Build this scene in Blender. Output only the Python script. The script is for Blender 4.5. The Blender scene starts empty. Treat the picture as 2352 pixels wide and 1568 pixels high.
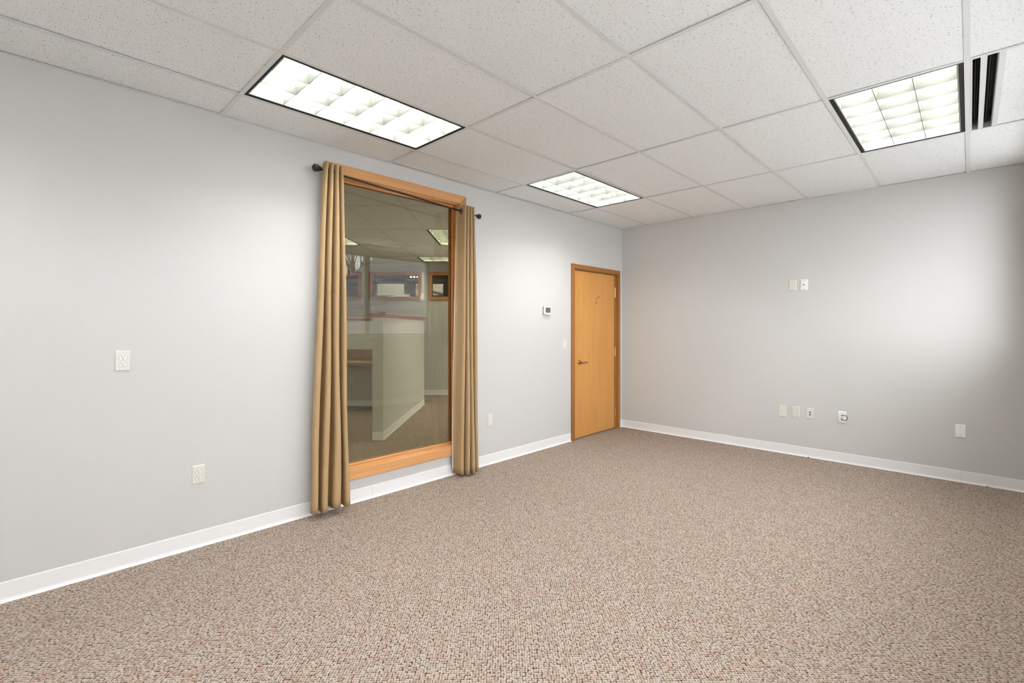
import bpy, bmesh, math, random
from mathutils import Vector, Matrix

random.seed(7)
SC = bpy.context.scene
COL = SC.collection

# ------------------------------------------------------------------ camera, sky, exposure
# room axes: left wall is x = 0, far wall is y = 0, floor is z = 0, metres
CAM = (3.452, -5.7706, 1.3594)
cd = bpy.data.cameras.new('camera')
cd.sensor_width = 36.0
cd.lens = 36.0 * 1092.33 / 2352
cd.shift_y = -31.18 / 2352
cd.clip_start = 0.02
cam = bpy.data.objects.new('camera', cd)
COL.objects.link(cam)
cam.location = CAM
cam.rotation_euler = (math.pi / 2, 0, 0.7661)
SC.camera = cam

SKY_STRENGTH = 6.9
TUBE_STRENGTH = 62.0
EXPOSURE = 0.30

w = bpy.data.worlds.new('overcast_sky')
SC.world = w
w.use_nodes = True
nt = w.node_tree
bg = nt.nodes['Background']
tc = nt.nodes.new('ShaderNodeTexCoord')
nz = nt.nodes.new('ShaderNodeTexNoise')
nz.inputs['Scale'].default_value = 2.2
nz.inputs['Detail'].default_value = 4
rp = nt.nodes.new('ShaderNodeValToRGB')
rp.color_ramp.elements[0].position = 0.3
rp.color_ramp.elements[0].color = (0.85, 0.89, 0.96, 1)
rp.color_ramp.elements[1].position = 0.7
rp.color_ramp.elements[1].color = (0.97, 0.98, 1.0, 1)
nt.links.new(tc.outputs['Generated'], nz.inputs['Vector'])
nt.links.new(nz.outputs['Fac'], rp.inputs['Fac'])
nt.links.new(rp.outputs['Color'], bg.inputs['Color'])
bg.inputs['Strength'].default_value = SKY_STRENGTH

vs = SC.view_settings
vs.view_transform = 'Standard'
vs.look = 'None'
vs.exposure = EXPOSURE
vs.gamma = 1.0
vs.use_curve_mapping = False
SC.cycles.max_bounces = 8
SC.cycles.diffuse_bounces = 5
SC.cycles.adaptive_threshold = 0.025
SC.cycles.transparent_max_bounces = 16

# ------------------------------------------------------------------ dimensions
H = 2.7166                      # main ceiling
W = 3.80                        # room width
YB = -7.6                       # wall behind the camera
GX0, GS, GY0, GL = 0.395, 0.6096, 1.2122, 1.2192   # ceiling grid


# ------------------------------------------------------------------ helpers
def srgb(r, g, b):
    def c(v):
        v /= 255.0
        return v / 12.92 if v <= 0.04045 else ((v + 0.055) / 1.055) ** 2.4
    return (c(r), c(g), c(b), 1.0)


class MB:
    """collects faces, then becomes one mesh"""
    def __init__(self):
        self.v = []
        self.f = []

    def box(self, x0, x1, y0, y1, z0, z1):
        n = len(self.v)
        self.v += [(x0, y0, z0), (x1, y0, z0), (x1, y1, z0), (x0, y1, z0),
                   (x0, y0, z1), (x1, y0, z1), (x1, y1, z1), (x0, y1, z1)]
        self.f += [(n, n + 3, n + 2, n + 1), (n + 4, n + 5, n + 6, n + 7), (n, n + 1, n + 5, n + 4),
                   (n + 1, n + 2, n + 6, n + 5), (n + 2, n + 3, n + 7, n + 6), (n + 3, n, n + 4, n + 7)]
        return self

    def prism(self, bottom, top):
        """two matching rings of points joined into a closed solid"""
        n = len(self.v)
        k = len(bottom)
        self.v += [tuple(p) for p in bottom] + [tuple(p) for p in top]
        self.f.append(tuple(n + i for i in reversed(range(k))))
        self.f.append(tuple(n + k + i for i in range(k)))
        for i in range(k):
            j = (i + 1) % k
            self.f.append((n + i, n + j, n + k + j, n + k + i))
        return self

    def poly(self, pts2, z0, z1):
        return self.prism([(x, y, z0) for x, y in pts2], [(x, y, z1) for x, y in pts2])

    def tube(self, pts, radii, seg=10, closed_ends=True):
        """round bar along a list of points"""
        n0 = len(self.v)
        pts = [Vector(p) for p in pts]
        prev = None
        for i, p in enumerate(pts):
            t = (pts[min(i + 1, len(pts) - 1)] - pts[max(i - 1, 0)]).normalized()
            a = prev if prev is not None else (Vector((0, 0, 1)) if abs(t.z) < 0.9 else Vector((1, 0, 0)))
            a = (a - t * a.dot(t)).normalized()
            prev = a
            b = t.cross(a)
            r = radii[i] if isinstance(radii, (list, tuple)) else radii
            for s in range(seg):
                g = 2 * math.pi * s / seg
                self.v.append(tuple(p + a * (r * math.cos(g)) + b * (r * math.sin(g))))
        for i in range(len(pts) - 1):
            for s in range(seg):
                q = (s + 1) % seg
                self.f.append((n0 + i * seg + s, n0 + i * seg + q, n0 + (i + 1) * seg + q, n0 + (i + 1) * seg + s))
        if closed_ends:
            self.f.append(tuple(n0 + s for s in reversed(range(seg))))
            self.f.append(tuple(n0 + (len(pts) - 1) * seg + s for s in range(seg)))
        return self

    def mesh(self, name, m, bevel=0, smooth=False, seg=2):
        me = bpy.data.meshes.new(name)
        me.from_pydata(self.v, [], self.f)
        bm = bmesh.new()
        bm.from_mesh(me)
        bmesh.ops.recalc_face_normals(bm, faces=bm.faces[:])
        if bevel:
            bmesh.ops.bevel(bm, geom=bm.edges[:], offset=bevel, segments=seg, profile=0.5, affect='EDGES', clamp_overlap=True)
        if smooth:
            for f in bm.faces:
                f.smooth = True
        bm.to_mesh(me)
        bm.free()
        if m is not None:
            me.materials.append(m)
        return me

    def build(self, name, m, parent=None, bevel=0, smooth=False, seg=2):
        return link(name, self.mesh(name, m, bevel, smooth, seg), parent)


def link(name, data, parent=None, loc=None):
    o = bpy.data.objects.new(name, data)
    COL.objects.link(o)
    if parent is not None:
        o.parent = parent
    if loc is not None:
        o.location = loc
    return o


def thing(name, label, cat, loc=(0, 0, 0), rotz=0.0, group=None):
    o = link(name, None, None, loc)
    o.empty_display_size = 0.05
    o.rotation_euler = (0, 0, rotz)
    return tag(o, label, cat, group)


def tag(o, label, cat, group=None, kind=None):
    o['label'] = label
    o['category'] = cat
    if group:
        o['group'] = group
    if kind:
        o['kind'] = kind
    return o


def struct(o, label=None, cat=None):
    o['kind'] = 'structure'
    if label:
        o['label'] = label
        o['category'] = cat
    return o


def copy_tree(o, parent=None):
    c = o.copy()
    COL.objects.link(c)
    c.parent = parent
    for ch in o.children:
        copy_tree(ch, c)
    return c


def clip(poly, n, d):
    """keep the side n.p <= d of a convex 2d polygon"""
    out = []
    for i in range(len(poly)):
        p, q = poly[i], poly[(i + 1) % len(poly)]
        a = n[0] * p[0] + n[1] * p[1] - d
        b = n[0] * q[0] + n[1] * q[1] - d
        if a <= 0:
            out.append(p)
        if (a < 0 < b) or (b < 0 < a):
            t = a / (a - b)
            out.append((p[0] + (q[0] - p[0]) * t, p[1] + (q[1] - p[1]) * t))
    return out


def area(p):
    return abs(sum(p[i][0] * p[(i + 1) % len(p)][1] - p[(i + 1) % len(p)][0] * p[i][1] for i in range(len(p)))) / 2 if len(p) > 2 else 0


# ------------------------------------------------------------------ materials
def mat(name, col, rough=0.5, metal=0.0, spec=0.5, noise=None, bump=None, coat=0.0):
    m = bpy.data.materials.new(name)
    m.use_nodes = True
    t = m.node_tree
    b = t.nodes['Principled BSDF']
    b.inputs['Base Color'].default_value = col
    b.inputs['Roughness'].default_value = rough
    b.inputs['Metallic'].default_value = metal
    b.inputs['Specular IOR Level'].default_value = spec
    b.inputs['Coat Weight'].default_value = coat
    if noise or bump:
        co = t.nodes.new('ShaderNodeTexCoord')
    if noise:
        sc, amt = noise
        n = t.nodes.new('ShaderNodeTexNoise')
        n.inputs['Scale'].default_value = sc
        n.inputs['Detail'].default_value = 3
        t.links.new(co.outputs['Object'], n.inputs['Vector'])
        mx = t.nodes.new('ShaderNodeMix')
        mx.data_type = 'RGBA'
        mx.inputs[6].default_value = tuple(c * (1 - amt) for c in col[:3]) + (1,)
        mx.inputs[7].default_value = tuple(min(1, c * (1 + amt)) for c in col[:3]) + (1,)
        t.links.new(n.outputs['Fac'], mx.inputs[0])
        t.links.new(mx.outputs[2], b.inputs['Base Color'])
    if bump:
        sc, st, dist = bump
        n = t.nodes.new('ShaderNodeTexNoise')
        n.inputs['Scale'].default_value = sc
        n.inputs['Detail'].default_value = 2
        t.links.new(co.outputs['Object'], n.inputs['Vector'])
        bp = t.nodes.new('ShaderNodeBump')
        bp.inputs['Strength'].default_value = st
        bp.inputs['Distance'].default_value = dist
        t.links.new(n.outputs['Fac'], bp.inputs['Height'])
        t.links.new(bp.outputs['Normal'], b.inputs['Normal'])
    return m


def emit(name, col, strength):
    m = bpy.data.materials.new(name)
    m.use_nodes = True
    t = m.node_tree
    t.nodes.remove(t.nodes['Principled BSDF'])
    e = t.nodes.new('ShaderNodeEmission')
    e.inputs['Color'].default_value = col
    e.inputs['Strength'].default_value = strength
    t.links.new(e.outputs[0], t.nodes['Material Output'].inputs['Surface'])
    return m


def wood(name, c0, c1, axis, rough=0.35, fine=60.0, coarse=5.0):
    """grain runs along the given axis"""
    m = mat(name, c0, rough, spec=0.45)
    t = m.node_tree
    b = t.nodes['Principled BSDF']
    co = t.nodes.new('ShaderNodeTexCoord')
    mp = t.nodes.new('ShaderNodeMapping')
    s = [fine, fine, fine]
    s[axis] = 1.6
    mp.inputs['Scale'].default_value = s
    t.links.new(co.outputs['Object'], mp.inputs['Vector'])
    n1 = t.nodes.new('ShaderNodeTexNoise')
    n1.inputs['Scale'].default_value = 1.0
    n1.inputs['Detail'].default_value = 5
    t.links.new(mp.outputs[0], n1.inputs['Vector'])
    mp2 = t.nodes.new('ShaderNodeMapping')
    s = [coarse, coarse, coarse]
    s[axis] = 0.6
    mp2.inputs['Scale'].default_value = s
    t.links.new(co.outputs['Object'], mp2.inputs['Vector'])
    n2 = t.nodes.new('ShaderNodeTexNoise')
    n2.inputs['Scale'].default_value = 1.0
    n2.inputs['Detail'].default_value = 3
    t.links.new(mp2.outputs[0], n2.inputs['Vector'])
    ad = t.nodes.new('ShaderNodeMath')
    ad.operation = 'MULTIPLY_ADD'
    ad.inputs[1].default_value = 0.45
    t.links.new(n1.outputs['Fac'], ad.inputs[0])
    ml = t.nodes.new('ShaderNodeMath')
    ml.operation = 'MULTIPLY'
    ml.inputs[1].default_value = 0.55
    t.links.new(n2.outputs['Fac'], ml.inputs[0])
    t.links.new(ml.outputs[0], ad.inputs[2])
    r = t.nodes.new('ShaderNodeValToRGB')
    r.color_ramp.elements[0].position = 0.32
    r.color_ramp.elements[0].color = c0
    r.color_ramp.elements[1].position = 0.68
    r.color_ramp.elements[1].color = c1
    t.links.new(ad.outputs[0], r.inputs['Fac'])
    t.links.new(r.outputs['Color'], b.inputs['Base Color'])
    return m


def glass(name, tint, gloss=(1, 1, 1, 1)):
    """clear sheet: part passes straight through, part mirrors, by the angle"""
    m = bpy.data.materials.new(name)
    m.use_nodes = True
    t = m.node_tree
    t.nodes.remove(t.nodes['Principled BSDF'])
    tr = t.nodes.new('ShaderNodeBsdfTransparent')
    tr.inputs['Color'].default_value = tint
    gl = t.nodes.new('ShaderNodeBsdfGlossy')
    gl.inputs['Roughness'].default_value = 0.0
    gl.inputs['Color'].default_value = gloss
    geo = t.nodes.new('ShaderNodeNewGeometry')
    io = t.nodes.new('ShaderNodeMix')
    io.data_type = 'FLOAT'
    io.inputs[2].default_value = 1.52
    io.inputs[3].default_value = 1 / 1.52
    t.links.new(geo.outputs['Backfacing'], io.inputs[0])
    fr = t.nodes.new('ShaderNodeFresnel')
    t.links.new(io.outputs[0], fr.inputs['IOR'])
    mx = t.nodes.new('ShaderNodeMixShader')
    t.links.new(fr.outputs[0], mx.inputs[0])
    t.links.new(tr.outputs[0], mx.inputs[1])
    t.links.new(gl.outputs[0], mx.inputs[2])
    t.links.new(mx.outputs[0], t.nodes['Material Output'].inputs['Surface'])
    return m


def carpet_material():
    """looped pile: 11 mm loops in rows laid at 45 degrees to the walls, dark gaps at the loop corners"""
    m = mat('berber_carpet', srgb(190, 172, 158), 0.95, spec=0.08)
    t = m.node_tree
    b = t.nodes['Principled BSDF']
    L = t.links.new
    co = t.nodes.new('ShaderNodeTexCoord')
    mp = t.nodes.new('ShaderNodeMapping')
    mp.inputs['Rotation'].default_value = (0, 0, math.radians(45))
    L(co.outputs['Object'], mp.inputs['Vector'])
    nw = t.nodes.new('ShaderNodeTexNoise')
    nw.inputs['Scale'].default_value = 55
    nw.inputs['Detail'].default_value = 1
    L(mp.outputs[0], nw.inputs['Vector'])
    wv = t.nodes.new('ShaderNodeVectorMath')
    wv.operation = 'MULTIPLY_ADD'
    wv.inputs[1].default_value = (0.007, 0.007, 0)
    L(nw.outputs['Color'], wv.inputs[0])
    L(mp.outputs[0], wv.inputs[2])
    vo = t.nodes.new('ShaderNodeTexVoronoi')
    vo.voronoi_dimensions = '2D'
    vo.inputs['Scale'].default_value = 92
    vo.inputs['Randomness'].default_value = 0.42
    L(wv.outputs[0], vo.inputs['Vector'])
    # yarn: soft patches of beige, rose and grey
    n2 = t.nodes.new('ShaderNodeTexNoise')
    n2.inputs['Scale'].default_value = 17
    n2.inputs['Detail'].default_value = 4
    n2.inputs['Roughness'].default_value = 0.65
    L(mp.outputs[0], n2.inputs['Vector'])
    r = t.nodes.new('ShaderNodeValToRGB')
    cr = r.color_ramp
    cols = [(0.28, (170, 164, 159)), (0.42, (174, 160, 149)), (0.54, (172, 156, 142)), (0.64, (170, 148, 137)), (0.76, (160, 132, 123))]
    cr.elements[0].position = cols[0][0]
    cr.elements[0].color = srgb(*cols[0][1])
    cr.elements[1].position = cols[-1][0]
    cr.elements[1].color = srgb(*cols[-1][1])
    for p_, c_ in cols[1:-1]:
        cr.elements.new(p_).color = srgb(*c_)
    L(n2.outputs['Fac'], r.inputs['Fac'])
    # each loop a little lighter or darker
    sep = t.nodes.new('ShaderNodeSeparateColor')
    L(vo.outputs['Color'], sep.inputs[0])
    r2 = t.nodes.new('ShaderNodeValToRGB')
    r2.color_ramp.elements[0].position = 0.0
    r2.color_ramp.elements[0].color = (0.74, 0.72, 0.70, 1)
    r2.color_ramp.elements[1].position = 0.8
    r2.color_ramp.elements[1].color = (1.06, 1.05, 1.05, 1)
    L(sep.outputs[0], r2.inputs['Fac'])
    mu = t.nodes.new('ShaderNodeMix')
    mu.data_type = 'RGBA'
    mu.blend_type = 'MULTIPLY'
    mu.inputs[0].default_value = 1.0
    L(r.outputs['Color'], mu.inputs[6])
    L(r2.outputs['Color'], mu.inputs[7])
    # colour darkens towards the gaps between the loops
    r3 = t.nodes.new('ShaderNodeValToRGB')
    r3.color_ramp.elements[0].position = 0.38
    r3.color_ramp.elements[0].color = (1, 1, 1, 1)
    r3.color_ramp.elements[1].position = 0.66
    r3.color_ramp.elements[1].color = (0.10, 0.085, 0.08, 1)
    L(vo.outputs['Distance'], r3.inputs['Fac'])
    mu2 = t.nodes.new('ShaderNodeMix')
    mu2.data_type = 'RGBA'
    mu2.blend_type = 'MULTIPLY'
    mu2.inputs[0].default_value = 1.0
    L(mu.outputs[2], mu2.inputs[6])
    L(r3.outputs['Color'], mu2.inputs[7])
    L(mu2.outputs[2], b.inputs['Base Color'])
    bp = t.nodes.new('ShaderNodeBump')
    bp.invert = True
    bp.inputs['Strength'].default_value = 0.6
    bp.inputs['Distance'].default_value = 0.004
    L(vo.outputs['Distance'], bp.inputs['Height'])
    L(bp.outputs['Normal'], b.inputs['Normal'])
    return m


def tile_material():
    """mineral fibre tile: pin holes and short wandering fissures"""
    m = mat('fissured_tile', srgb(226, 224, 221), 0.9, spec=0.1)
    t = m.node_tree
    b = t.nodes['Principled BSDF']
    L = t.links.new
    co = t.nodes.new('ShaderNodeTexCoord')
    oi = t.nodes.new('ShaderNodeObjectInfo')
    of = t.nodes.new('ShaderNodeVectorMath')
    of.operation = 'MULTIPLY_ADD'
    of.inputs[1].default_value = (1, 1, 1)
    sc = t.nodes.new('ShaderNodeMath')
    sc.operation = 'MULTIPLY'
    sc.inputs[1].default_value = 37.0
    L(oi.outputs['Random'], sc.inputs[0])
    L(co.outputs['Object'], of.inputs[0])
    L(sc.outputs[0], of.inputs[2])
    # fissures: elongated, bent by noise
    nw = t.nodes.new('ShaderNodeTexNoise')
    nw.inputs['Scale'].default_value = 22
    L(of.outputs[0], nw.inputs['Vector'])
    wv = t.nodes.new('ShaderNodeVectorMath')
    wv.operation = 'MULTIPLY_ADD'
    wv.inputs[1].default_value = (0.03, 0.03, 0)
    L(nw.outputs['Color'], wv.inputs[0])
    L(of.outputs[0], wv.inputs[2])
    mp = t.nodes.new('ShaderNodeMapping')
    mp.inputs['Scale'].default_value = (62, 230, 1)
    L(wv.outputs[0], mp.inputs['Vector'])
    n1 = t.nodes.new('ShaderNodeTexNoise')
    n1.noise_dimensions = '2D'
    n1.inputs['Scale'].default_value = 1.0
    n1.inputs['Detail'].default_value = 1.5
    L(mp.outputs[0], n1.inputs['Vector'])
    r1 = t.nodes.new('ShaderNodeValToRGB')
    r1.color_ramp.elements[0].position = 0.68
    r1.color_ramp.elements[0].color = (0, 0, 0, 1)
    r1.color_ramp.elements[1].position = 0.74
    r1.color_ramp.elements[1].color = (1, 1, 1, 1)
    L(n1.outputs['Fac'], r1.inputs['Fac'])
    # pin holes
    vo = t.nodes.new('ShaderNodeTexVoronoi')
    vo.voronoi_dimensions = '2D'
    vo.inputs['Scale'].default_value = 170
    L(of.outputs[0], vo.inputs['Vector'])
    r2 = t.nodes.new('ShaderNodeValToRGB')
    r2.color_ramp.elements[0].position = 0.10
    r2.color_ramp.elements[0].color = (0.45, 0.45, 0.45, 1)
    r2.color_ramp.elements[1].position = 0.22
    r2.color_ramp.elements[1].color = (0, 0, 0, 1)
    L(vo.outputs['Distance'], r2.inputs['Fac'])
    mxm = t.nodes.new('ShaderNodeMath')
    mxm.operation = 'MAXIMUM'
    L(r1.outputs['Color'], mxm.inputs[0])
    L(r2.outputs['Color'], mxm.inputs[1])
    mu = t.nodes.new('ShaderNodeMix')
    mu.data_type = 'RGBA'
    mu.inputs[6].default_value = srgb(246, 249, 250)
    mu.inputs[7].default_value = srgb(172, 172, 170)
    L(mxm.outputs[0], mu.inputs[0])
    L(mu.outputs[2], b.inputs['Base Color'])
    bp = t.nodes.new('ShaderNodeBump')
    bp.invert = True
    bp.inputs['Strength'].default_value = 0.5
    bp.inputs['Distance'].default_value = 0.002
    L(mxm.outputs[0], bp.inputs['Height'])
    L(bp.outputs['Normal'], b.inputs['Normal'])
    return m


def shingle_material():
    m = mat('asphalt_shingle', srgb(92, 92, 100), 0.9, spec=0.2)
    t = m.node_tree
    b = t.nodes['Principled BSDF']
    co = t.nodes.new('ShaderNodeTexCoord')
    mp = t.nodes.new('ShaderNodeMapping')
    mp.inputs['Scale'].default_value = (3.3, 3.3, 10.0)
    t.links.new(co.outputs['Object'], mp.inputs['Vector'])
    vo = t.nodes.new('ShaderNodeTexVoronoi')
    vo.inputs['Scale'].default_value = 1.0
    t.links.new(mp.outputs[0], vo.inputs['Vector'])
    r = t.nodes.new('ShaderNodeValToRGB')
    r.color_ramp.elements[0].color = srgb(104, 103, 112)
    r.color_ramp.elements[1].color = srgb(150, 148, 152)
    t.links.new(vo.outputs['Color'], r.inputs['Fac'])
    t.links.new(r.outputs['Color'], b.inputs['Base Color'])
    return m


M_WALL = mat('grey_wall_paint', srgb(207, 206, 204), 0.62, spec=0.25, bump=(180, 0.08, 0.001))
M_BASE = mat('white_vinyl_base', srgb(240, 240, 240), 0.45, spec=0.4)
M_CARPET = carpet_material()
M_TILE = tile_material()
M_TEE = mat('white_tee_metal', srgb(226, 228, 228), 0.5, spec=0.4)
M_DECK = mat('dark_plenum', srgb(60, 58, 55), 0.9)
M_BLACK = mat('black_slot_liner', srgb(26, 25, 24), 0.6, spec=0.3)
M_GREYMET = mat('grey_painted_metal', srgb(150, 150, 148), 0.45, spec=0.4)
M_WHITEMET = mat('white_enamel', srgb(236, 237, 232), 0.35, spec=0.5)
M_LOUVER = mat('satin_louver_metal', srgb(104, 106, 99), 0.4, spec=0.25)
M_RAIL = mat('satin_rail_metal', srgb(140, 142, 136), 0.4, spec=0.3)
M_TUBE = emit('fluorescent_glow', (0.985, 0.99, 0.985, 1), TUBE_STRENGTH)
M_CLIP = mat('bare_metal_clip', srgb(66, 57, 46), 0.5)
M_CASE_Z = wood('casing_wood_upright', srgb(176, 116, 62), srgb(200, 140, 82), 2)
M_CASE_Y_LIT = wood('casing_wood_level_lit', srgb(198, 140, 87), srgb(222, 168, 113), 1)  # same wood as the uprights, lightened for the light falling on the sill
M_DCASE_Z = wood('door_casing_upright', srgb(146, 95, 44), srgb(166, 112, 55), 2)
M_DCASE_Y = wood('door_casing_level', srgb(146, 95, 44), srgb(166, 112, 55), 1)
M_DOOR = wood('maple_door_veneer', srgb(198, 139, 68), srgb(212, 155, 84), 2, rough=0.4, fine=35, coarse=4)
M_CAP = wood('partition_cap_wood', srgb(158, 104, 66), srgb(180, 124, 82), 0)
M_DESK = wood('dark_laminate', srgb(116, 92, 72), srgb(134, 108, 86), 0)
M_DESKTOP = mat('tan_worktop', srgb(176, 158, 134), 0.5, noise=(8, 0.06))
M_BRASS = mat('antique_brass', srgb(190, 162, 122), 0.25, metal=1.0)
M_HINGE = mat('brushed_hinge', srgb(228, 190, 150), 0.3, metal=1.0)
M_IVORY = mat('ivory_plastic', srgb(222, 220, 211), 0.4, spec=0.45)
M_WHITEP = mat('white_plastic', srgb(244, 244, 242), 0.4, spec=0.45)
M_RECEPT = mat('light_receptacle', srgb(236, 234, 227), 0.35, spec=0.5)
M_SLOT = mat('dark_slot', srgb(28, 24, 20), 0.7)
M_BLUE = mat('blue_data_jack', srgb(24, 52, 84), 0.4)
M_SCREEN = mat('grey_display', srgb(88, 88, 88), 0.25)
M_STEEL = mat('dull_steel', srgb(150, 146, 138), 0.35, metal=0.9)
M_CABLE = mat('black_coax', srgb(38, 37, 36), 0.45)
M_CURTAIN = mat('tan_cotton', srgb(178, 151, 114), 0.85, spec=0.15, noise=(9, 0.05), bump=(26, 0.30, 0.006))
M_LINING = mat('white_lining', srgb(226, 222, 216), 0.85, spec=0.15)
M_IRON = mat('black_iron', srgb(34, 32, 30), 0.42, spec=0.5)
M_GLASS = glass('interior_glass', (0.725, 0.71, 0.60, 1))
M_WINGLASS = glass('exterior_glass', (0.98, 0.985, 0.98, 1))
M_WINFRAME = mat('grey_window_frame', srgb(168, 164, 154), 0.5)
M_SILL = mat('white_sill', srgb(238, 238, 236), 0.4)
M_SHINGLE = shingle_material()
M_SIDING = mat('white_siding', srgb(220, 220, 216), 0.7)
M_BARK = mat('tree_bark', srgb(120, 104, 88), 0.9, noise=(6, 0.2))
M_PVC = mat('white_pvc', srgb(240, 240, 240), 0.4)
M_GROUND = mat('pale_bounce_ground', srgb(158, 158, 157), 0.9, noise=(0.4, 0.08))  # unseen ground, pale tone chosen to bounce daylight up onto the ceiling

# ------------------------------------------------------------------ main room shell
WT = 0.14                       # inner wall thickness
WY0, WY1, WZ0, WZ1 = -4.115, -2.905, 0.262, 2.522      # glazed opening in the left wall
DY0, DY1, DZ1 = -1.128, -0.128, 2.085                  # door opening in the left wall

floor = struct(MB().box(-WT - 0.005, W, YB, 0, -0.05, 0).build('floor', M_CARPET))

wl = MB()
wl.box(-WT, 0, YB, WY0, 0, H + 0.3)
wl.box(-WT, 0, WY0, WY1, 0, WZ0)
wl.box(-WT, 0, WY0, WY1, WZ1, H + 0.3)
wl.box(-WT, 0, WY1, DY0, 0, H + 0.3)
wl.box(-WT, 0, DY0, DY1, DZ1, H + 0.3)
wl.box(-WT, 0, DY1, WT, 0, H + 0.3)
struct(wl.build('wall_left', M_WALL))
struct(MB().box(0, W + 0.2, 0, WT, 0, H + 0.3).build('wall_far', M_WALL))
struct(MB().box(-WT, W + 0.2, YB - WT, YB, 0, H + 0.3).build('wall_back', M_WALL))

# exterior wall with its ribbon of windows
RZ0, RZ1 = 1.220, 2.640
RY1 = -0.30
RY0 = -6.70
EW = 0.20
wr = MB()
wr.box(W, W + EW, YB, 0, 0, RZ0)
wr.box(W, W + EW, YB, 0, RZ1, H + 0.3)
wr.box(W, W + EW, YB, RY0, RZ0, RZ1)
wr.box(W, W + EW, RY1, 0, RZ0, RZ1)
struct(wr.build('wall_right', M_WALL))
nwin = 5
step = (RY1 - RY0) / nwin
for i in range(nwin):
    a, b = RY0 + i * step, RY0 + (i + 1) * step
    win = struct(link('window_%d' % (i + 2), None, None, (W + 0.11, (a + b) / 2, RZ0)))
    hw = step / 2
    hh = RZ1 - RZ0
    fr = 0.045
    for nm, bx in (('stile', (-0.04, 0.04, -hw, -hw + fr, 0, hh)), ('stile', (-0.04, 0.04, hw - fr, hw, 0, hh)),
                   ('rail', (-0.04, 0.04, -hw + fr, hw - fr, 0, fr)), ('rail', (-0.04, 0.04, -hw + fr, hw - fr, hh - fr, hh))):
        MB().box(*bx).build(nm, M_WINFRAME, win, bevel=0.004)
    MB().box(-0.003, 0.003, -hw + fr, hw - fr, fr, hh - fr).build('pane', M_WINGLASS, win)
struct(MB().box(W - 0.03, W + 0.075, RY0 - 0.03, RY1 + 0.03, RZ0 - 0.02, RZ0 + 0.004).build('trim_1', M_SILL, bevel=0.003))


# cove base: flat strip with a small toe
def cove(name, pts, m=M_BASE, h=0.100):
    """pts: wall line from a to b with the room on the left hand side"""
    (x0, y0), (x1, y1) = pts
    d = Vector((x1 - x0, y1 - y0, 0)).normalized()
    n = Vector((-d.y, d.x, 0))
    prof = [(0, 0), (0.014, 0), (0.0135, 0.002), (0.008, 0.006), (0.0045, 0.014), (0.0035, 0.022), (0.0035, h - 0.003), (0.002, h), (0, h)]
    A = Vector((x0, y0, 0))
    B = Vector((x1, y1, 0))
    ring = lambda P: [tuple(P + n * p + Vector((0, 0, q))) for p, q in prof]
    return struct(MB().prism(ring(A), ring(B)).build(name, m))


SEAM = -3.799
cove('baseboard_left', ((0, -1.166), (0, SEAM + 0.0008)))
cove('baseboard_left', ((0, SEAM - 0.0008), (0, YB)))
cove('baseboard_left', ((0, 0), (0, -0.072)))
cove('baseboard_far', ((3.3962, 0), (0, 0)))
cove('baseboard_far', ((W, 0), (3.3978, 0)))
cove('baseboard_right', ((W, YB), (W, 0)))
cove('baseboard_back', ((0, YB), (W, YB)))

# ------------------------------------------------------------------ suspended ceiling
LIGHT_CELLS = {(0, 0), (0, 2), (4, 0), (4, 2), (0, 4), (4, 4)}          # (column, row) of the light fittings
FULL_TILE = MB().box(-0.3015, 0.3015, -0.6065, 0.6065, 0, 0.016).mesh('ceiling_tile', M_TILE, bevel=0.0015, seg=1)


def ceiling_field(parent, cells, z, bounds, rnd):
    """cells: list of (x0, x1, y0, y1) modules in the parent's frame; bounds: half planes that cut them"""
    for (x0, x1, y0, y1) in cells:
        g = 0.0033
        p = [(x0 + g, y0 + g), (x1 - g, y0 + g), (x1 - g, y1 - g), (x0 + g, y1 - g)]
        for n, d in bounds:
            p = clip(p, n, d)
            if not p:
                break
        if area(p) < 0.004:
            continue
        lift = rnd.choice((0.0005, 0.0010, 0.0020, 0.0035, 0.005))
        if len(p) == 4 and abs(area(p) - 0.603 * 1.2126) < 1e-3:
            c = ((x0 + x1) / 2, (y0 + y1) / 2)
            o = link('ceiling_tile', FULL_TILE, parent, (c[0], c[1], z + 0.0022 + lift))
        else:
            c = (sum(q[0] for q in p) / len(p), sum(q[1] for q in p) / len(p))
            o = MB().poly([(q[0] - c[0], q[1] - c[1]) for q in p], 0, 0.016).build('ceiling_tile', M_TILE, parent)
            o.location = (c[0], c[1], z + 0.0022 + lift)
        o.rotation_euler = (rnd.uniform(-0.003, 0.003), rnd.uniform(-0.005, 0.005), 0)


def tee(parent, p, q, z, drop=0.0):
    """inverted tee bar: flange 24 mm, thin web"""
    p, q = Vector((p[0], p[1], 0)), Vector((q[0], q[1], 0))
    d = (q - p).normalized()
    n = Vector((-d.y, d.x, 0))
    prof = [(-0.012, 0), (0.012, 0), (0.012, 0.0016), (0.001, 0.0016), (0.001, 0.03), (-0.001, 0.03), (-0.001, 0.0016), (-0.012, 0.0016)]
    ring = lambda P: [tuple(P + n * a + Vector((0, 0, b + z - drop))) for a, b in prof]
    return MB().prism(ring(p), ring(q)).build('grid_tee', M_TEE, parent)


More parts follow.
